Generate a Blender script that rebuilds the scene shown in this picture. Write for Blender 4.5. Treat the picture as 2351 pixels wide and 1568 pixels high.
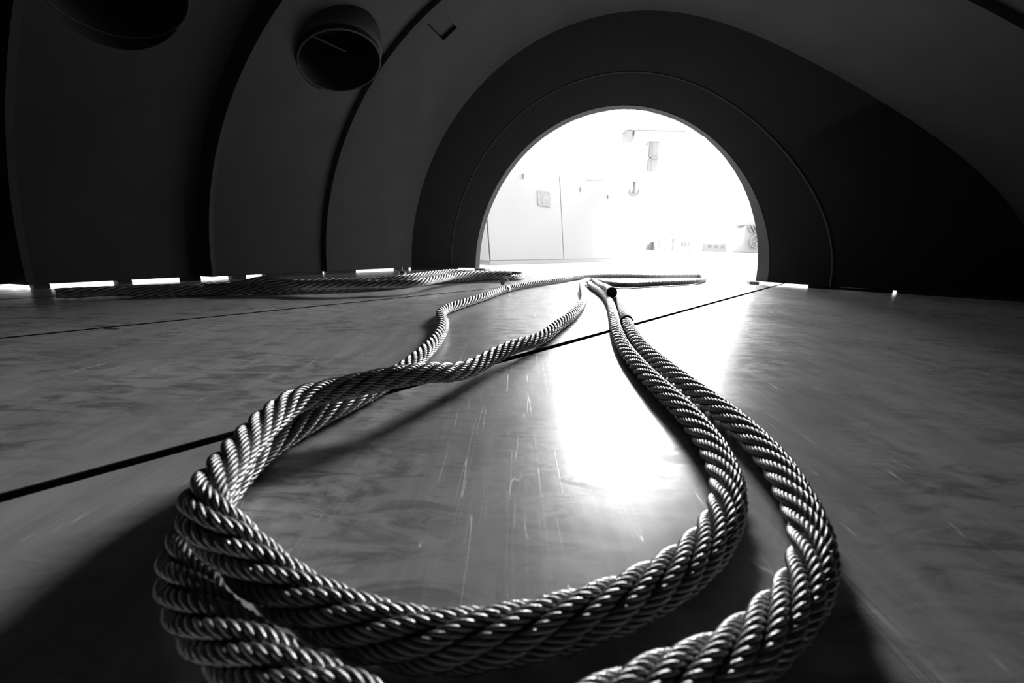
import bpy, bmesh, math, random
import numpy as np
from mathutils import Vector, Matrix

for o in list(bpy.data.objects):
    bpy.data.objects.remove(o, do_unlink=True)
scene = bpy.context.scene
COL = scene.collection
PI = math.pi

# ------------------------------------------------------------------ camera
HC = 0.40                                   # eye height above the plates, metres
PITCH, ROLL = math.radians(13.640), math.radians(1.5)
fwd = Vector((0, math.cos(PITCH), -math.sin(PITCH)))
up0 = Vector((0, math.sin(PITCH), math.cos(PITCH)))
rt0 = Vector((1, 0, 0))
rt = rt0 * math.cos(ROLL) + up0 * math.sin(ROLL)
up = up0 * math.cos(ROLL) - rt0 * math.sin(ROLL)
cd = bpy.data.cameras.new('camera')
cd.sensor_width = 36.0
cd.lens = 14.0
cd.clip_start = 0.02
cd.clip_end = 400
cd.dof.use_dof = True
cd.dof.focus_distance = 2.0
cd.dof.aperture_fstop = 4.0
cam = bpy.data.objects.new('camera', cd)
COL.objects.link(cam)
cam.matrix_world = Matrix((
    (rt.x, up.x, -fwd.x, 0.0),
    (rt.y, up.y, -fwd.y, 0.0),
    (rt.z, up.z, -fwd.z, HC),
    (0, 0, 0, 1)))
scene.camera = cam

# ------------------------------------------------------------------ world, exposure
WORLD = 3.5
WINDOW_L = 245.0
w = bpy.data.worlds.new('hall_daylight')
scene.world = w
w.use_nodes = True
bg = w.node_tree.nodes['Background']
bg.inputs[0].default_value = (1, 1, 1, 1)
bg.inputs[1].default_value = WORLD
scene.view_settings.view_transform = 'Standard'
scene.view_settings.look = 'None'
scene.view_settings.exposure = 0.0
scene.view_settings.gamma = 1.0
scene.view_settings.use_curve_mapping = False

# ------------------------------------------------------------------ helpers
def tag(o, label=None, cat=None, group=None, kind=None):
    if label: o['label'] = label
    if cat: o['category'] = cat
    if group: o['group'] = group
    if kind: o['kind'] = kind
    return o

def link(name, mesh, mat=None, parent=None, smooth=False):
    o = bpy.data.objects.new(name, mesh)
    COL.objects.link(o)
    if mat is not None:
        mesh.materials.clear()
        mesh.materials.append(mat)
    if smooth:
        mesh.polygons.foreach_set('use_smooth', [True] * len(mesh.polygons))
    if parent is not None:
        o.parent = parent
        o.matrix_parent_inverse = parent.matrix_world.inverted()
    return o

def empty(name, loc=(0, 0, 0)):
    o = bpy.data.objects.new(name, None)
    COL.objects.link(o)
    o.location = loc
    o.matrix_world = Matrix.Translation(Vector(loc))
    return o

def pydata(name, v, f):
    m = bpy.data.meshes.new(name)
    m.from_pydata([tuple(x) for x in v], [], f)
    m.update()
    return m

def fix(m):
    b = bmesh.new(); b.from_mesh(m)
    bmesh.ops.recalc_face_normals(b, faces=b.faces)
    b.to_mesh(m); b.free()
    return m

def bm_mesh(name, b):
    m = bpy.data.meshes.new(name)
    bmesh.ops.recalc_face_normals(b, faces=b.faces)
    b.to_mesh(m); b.free()
    return m

def add_box(b, size, mat=Matrix.Identity(4), bevel=0.0):
    r = bmesh.ops.create_cube(b, size=1.0)
    vs = r['verts']
    bmesh.ops.scale(b, vec=size, verts=vs)
    if bevel > 0:
        es = list({e for v in vs for e in v.link_edges})
        g = bmesh.ops.bevel(b, geom=es, offset=bevel, segments=1, affect='EDGES')
        vs = list({v for f in g['faces'] for v in f.verts} | {v for v in vs if v.is_valid})
    bmesh.ops.transform(b, matrix=mat, verts=vs)

def box(name, size, loc, mat, parent=None, rotz=0.0, bevel=0.004, rot=None):
    b = bmesh.new()
    M = Matrix.Translation(Vector(loc)) @ (rot if rot is not None else Matrix.Rotation(rotz, 4, 'Z'))
    add_box(b, size, M, bevel)
    return link(name, bm_mesh(name, b), mat, parent)

def tube_mesh(name, P, r, n=10, cap=True):
    """round bar swept along the points P; r a number or one radius per point"""
    P = np.array(P, float)
    rr = np.full(len(P), r) if np.isscalar(r) else np.array(r)
    T = np.gradient(P, axis=0); T /= np.linalg.norm(T, axis=1)[:, None]
    a = np.array([0, 0, 1.0]) if abs(T[0][2]) < .9 else np.array([1.0, 0, 0])
    N = np.cross(a, T[0]); N /= np.linalg.norm(N)
    V = []
    for i in range(len(P)):
        N = N - T[i] * (N @ T[i]); N /= np.linalg.norm(N)
        B = np.cross(T[i], N)
        for k in range(n):
            t = 2 * PI * k / n
            V.append(P[i] + rr[i] * (math.cos(t) * N + math.sin(t) * B))
    F = []
    for i in range(len(P) - 1):
        for k in range(n):
            F.append((i * n + k, i * n + (k + 1) % n, (i + 1) * n + (k + 1) % n, (i + 1) * n + k))
    if cap:
        F.append(tuple(range(n - 1, -1, -1)))
        F.append(tuple((len(P) - 1) * n + k for k in range(n)))
    return pydata(name, V, F)

def lathe(name, prof, M, n=48, closed=True):
    """profile (radius, z) turned about the local z axis, closed into a ring solid"""
    V, F = [], []
    m = len(prof)
    for k in range(n):
        t = 2 * PI * k / n
        for r, z in prof:
            V.append(M @ Vector((r * math.cos(t), r * math.sin(t), z)))
    for k in range(n):
        for j in range(m if closed else m - 1):
            a, b_ = k * m + j, k * m + (j + 1) % m
            c, d = ((k + 1) % n) * m + (j + 1) % m, ((k + 1) % n) * m + j
            F.append((a, b_, c, d))
    return fix(pydata(name, V, F))

# ------------------------------------------------------------------ materials
def new_mat(name):
    m = bpy.data.materials.new(name)
    m.use_nodes = True
    nt = m.node_tree
    return m, nt, nt.nodes['Principled BSDF']

def plain(name, v, rough=.6, metal=0.0, var=.25, scale=6.0, bump=0.0, bscale=60.0):
    m, nt, p = new_mat(name)
    N, L = nt.nodes, nt.links
    tc = N.new('ShaderNodeTexCoord')
    nz = N.new('ShaderNodeTexNoise'); nz.inputs['Scale'].default_value = scale; nz.inputs['Detail'].default_value = 6
    L.new(tc.outputs['Object'], nz.inputs['Vector'])
    cr = N.new('ShaderNodeValToRGB')
    a, b_ = v * (1 - var), min(1, v * (1 + var))
    cr.color_ramp.elements[0].position = .3; cr.color_ramp.elements[0].color = (a, a, a, 1)
    cr.color_ramp.elements[1].position = .7; cr.color_ramp.elements[1].color = (b_, b_, b_, 1)
    L.new(nz.outputs['Fac'], cr.inputs['Fac'])
    L.new(cr.outputs['Color'], p.inputs['Base Color'])
    p.inputs['Roughness'].default_value = rough
    p.inputs['Metallic'].default_value = metal
    if bump > 0:
        n2 = N.new('ShaderNodeTexNoise'); n2.inputs['Scale'].default_value = bscale; n2.inputs['Detail'].default_value = 4
        L.new(tc.outputs['Object'], n2.inputs['Vector'])
        bp = N.new('ShaderNodeBump'); bp.inputs['Strength'].default_value = bump; bp.inputs['Distance'].default_value = .004
        L.new(n2.outputs['Fac'], bp.inputs['Height'])
        L.new(bp.outputs['Normal'], p.inputs['Normal'])
    return m

def plate_material():
    """brushed steel plate: smeared stains, mottled dirt, straight scratches"""
    m, nt, p = new_mat('steel_plate')
    N, L = nt.nodes, nt.links
    tc = N.new('ShaderNodeTexCoord')
    def mapped(rz, sc, loc=(0, 0, 0)):
        mp = N.new('ShaderNodeMapping')
        mp.inputs['Rotation'].default_value = (0, 0, rz)
        mp.inputs['Scale'].default_value = sc
        mp.inputs['Location'].default_value = loc
        L.new(tc.outputs['Object'], mp.inputs['Vector'])
        return mp.outputs['Vector']
    def noise(vec, scale, detail=6, rough=.55, dist=0.0):
        n = N.new('ShaderNodeTexNoise')
        n.inputs['Scale'].default_value = scale; n.inputs['Detail'].default_value = detail
        n.inputs['Roughness'].default_value = rough; n.inputs['Distortion'].default_value = dist
        L.new(vec, n.inputs['Vector'])
        return n.outputs['Fac']
    def math_(op, a, b=None, c=None):
        n = N.new('ShaderNodeMath'); n.operation = op
        for i, x in enumerate((a, b, c)):
            if x is None: continue
            if isinstance(x, (int, float)): n.inputs[i].default_value = x
            else: L.new(x, n.inputs[i])
        return n.outputs[0]
    def rng(x, a, b, c, d):
        n = N.new('ShaderNodeMapRange'); n.clamp = True
        L.new(x, n.inputs[0])
        for i, q in enumerate((a, b, c, d)): n.inputs[i + 1].default_value = q
        return n.outputs[0]
    # broad cloudy variation, dirt smears, fine grain
    cloud = noise(mapped(.4, (1, 1, 1)), 2.2, 5)
    smear = noise(mapped(-.15, (3.0, 9.0, 3.0)), 2.4, 10, .68, .9)
    patch = noise(mapped(.9, (1, 1, 1)), 1.7, 3)
    stain = math_('MULTIPLY', rng(smear, .46, .60, 0, 1), rng(patch, .40, .56, 0, 1))
    smear2 = noise(mapped(.7, (14.0, 3.0, 3.0)), 1.2, 8, .6, .4)
    grain = noise(mapped(.78, (40, 4, 4)), 9.0, 6, .7)
    # scratches: thin level lines of strongly stretched noise
    def scratch(rz, seed, eps, lo, hi):
        f = noise(mapped(rz, (17.0, .40, 1.0), (seed, seed * 1.7, 0)), 1.5, 1.0, .3, 0.0)
        line = rng(math_('ABSOLUTE', math_('SUBTRACT', f, .5)), 0, eps, 1, 0)
        gate = rng(noise(mapped(rz, (5.5, 2.2, 1.0), (seed * 3.1, 0, 0)), 1.6, 2), lo, hi, 0, 1)
        return math_('MULTIPLY', line, gate)
    sc = scratch(.35, 1.3, .0026, .53, .58)
    for rz, sd, ep, lo, hi in ((-.55, 4.7, .0024, .52, .58), (1.15, 8.1, .0024, .52, .58), (-.15, 11.9, .002, .52, .58), (2.1, 15.3, .0024, .55, .6), (.75, 21.0, .002, .54, .6), (1.6, 27.0, .002, .55, .61)):
        sc = math_('MAXIMUM', sc, scratch(rz, sd, ep, lo, hi))
    base = rng(cloud, .3, .7, .50, .62)
    base = math_('MULTIPLY', base, rng(smear2, .35, .65, .84, 1.10))
    base = math_('MULTIPLY', base, rng(stain, 0, 1, 1.0, .42))
    base = math_('MULTIPLY', base, rng(grain, .3, .7, .95, 1.05))
    base = math_('ADD', base, math_('MULTIPLY', sc, .36))
    cb = N.new('ShaderNodeCombineColor')
    for i in range(3): L.new(base, cb.inputs[i])
    L.new(cb.outputs[0], p.inputs['Base Color'])
    p.inputs['Metallic'].default_value = .32
    ro = rng(cloud, .3, .7, .26, .32)
    ro = math_('ADD', ro, math_('MULTIPLY', stain, .18))
    ro = math_('ADD', ro, math_('MULTIPLY', sc, .15))
    L.new(ro, p.inputs['Roughness'])
    p.inputs['Specular IOR Level'].default_value = .5
    bp = N.new('ShaderNodeBump'); bp.inputs['Strength'].default_value = .12; bp.inputs['Distance'].default_value = .002
    L.new(math_('ADD', math_('MULTIPLY', grain, .4), math_('MULTIPLY', sc, -.6)), bp.inputs['Height'])
    L.new(bp.outputs['Normal'], p.inputs['Normal'])
    return m

M_PLATE = plate_material()
M_SUB = plain('dark_underlay', .012, .8)  # near black, so the open joints read as deep shade
M_EDGE = plain('shaded_joint_side', .018, .8)  # puts the shade inside the joints into the plate sides' colour
M_SHELL = plain('dark_primed_steel', .026, .7, .0, .22, 2.5, .25, 25)
M_ENDP = plain('darker_steel', .009, .7, .0, .3, 2.5, .25, 25)  # darker than the shell bands; end plate and end wall
M_CONC = plain('pale_concrete', .45, .7, 0, .06, 1.2)
M_WIRE = plain('galvanised_wire', .42, .35, .85, .25, 30.0, .3, 420)
M_CORE = plain('greasy_core', .03, .8)
M_CUT = plain('cut_rope_face', .03, .75, 0, .3, 60)
M_BAND = plain('black_seizing', .012, .7)
M_BRASS = plain('stamped_tag', .55, .6, .3)
M_WOOD = plain('packing_wood', .42, .75, 0, .25, 18)
M_PACK = plain('dark_packing', .04, .8)

def emission(name, v):
    m = bpy.data.materials.new(name); m.use_nodes = True
    nt = m.node_tree
    nt.nodes.clear()
    e = nt.nodes.new('ShaderNodeEmission'); e.inputs[0].default_value = (1, 1, 1, 1); e.inputs[1].default_value = v
    o = nt.nodes.new('ShaderNodeOutputMaterial'); nt.links.new(e.outputs[0], o.inputs[0])
    return m

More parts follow.
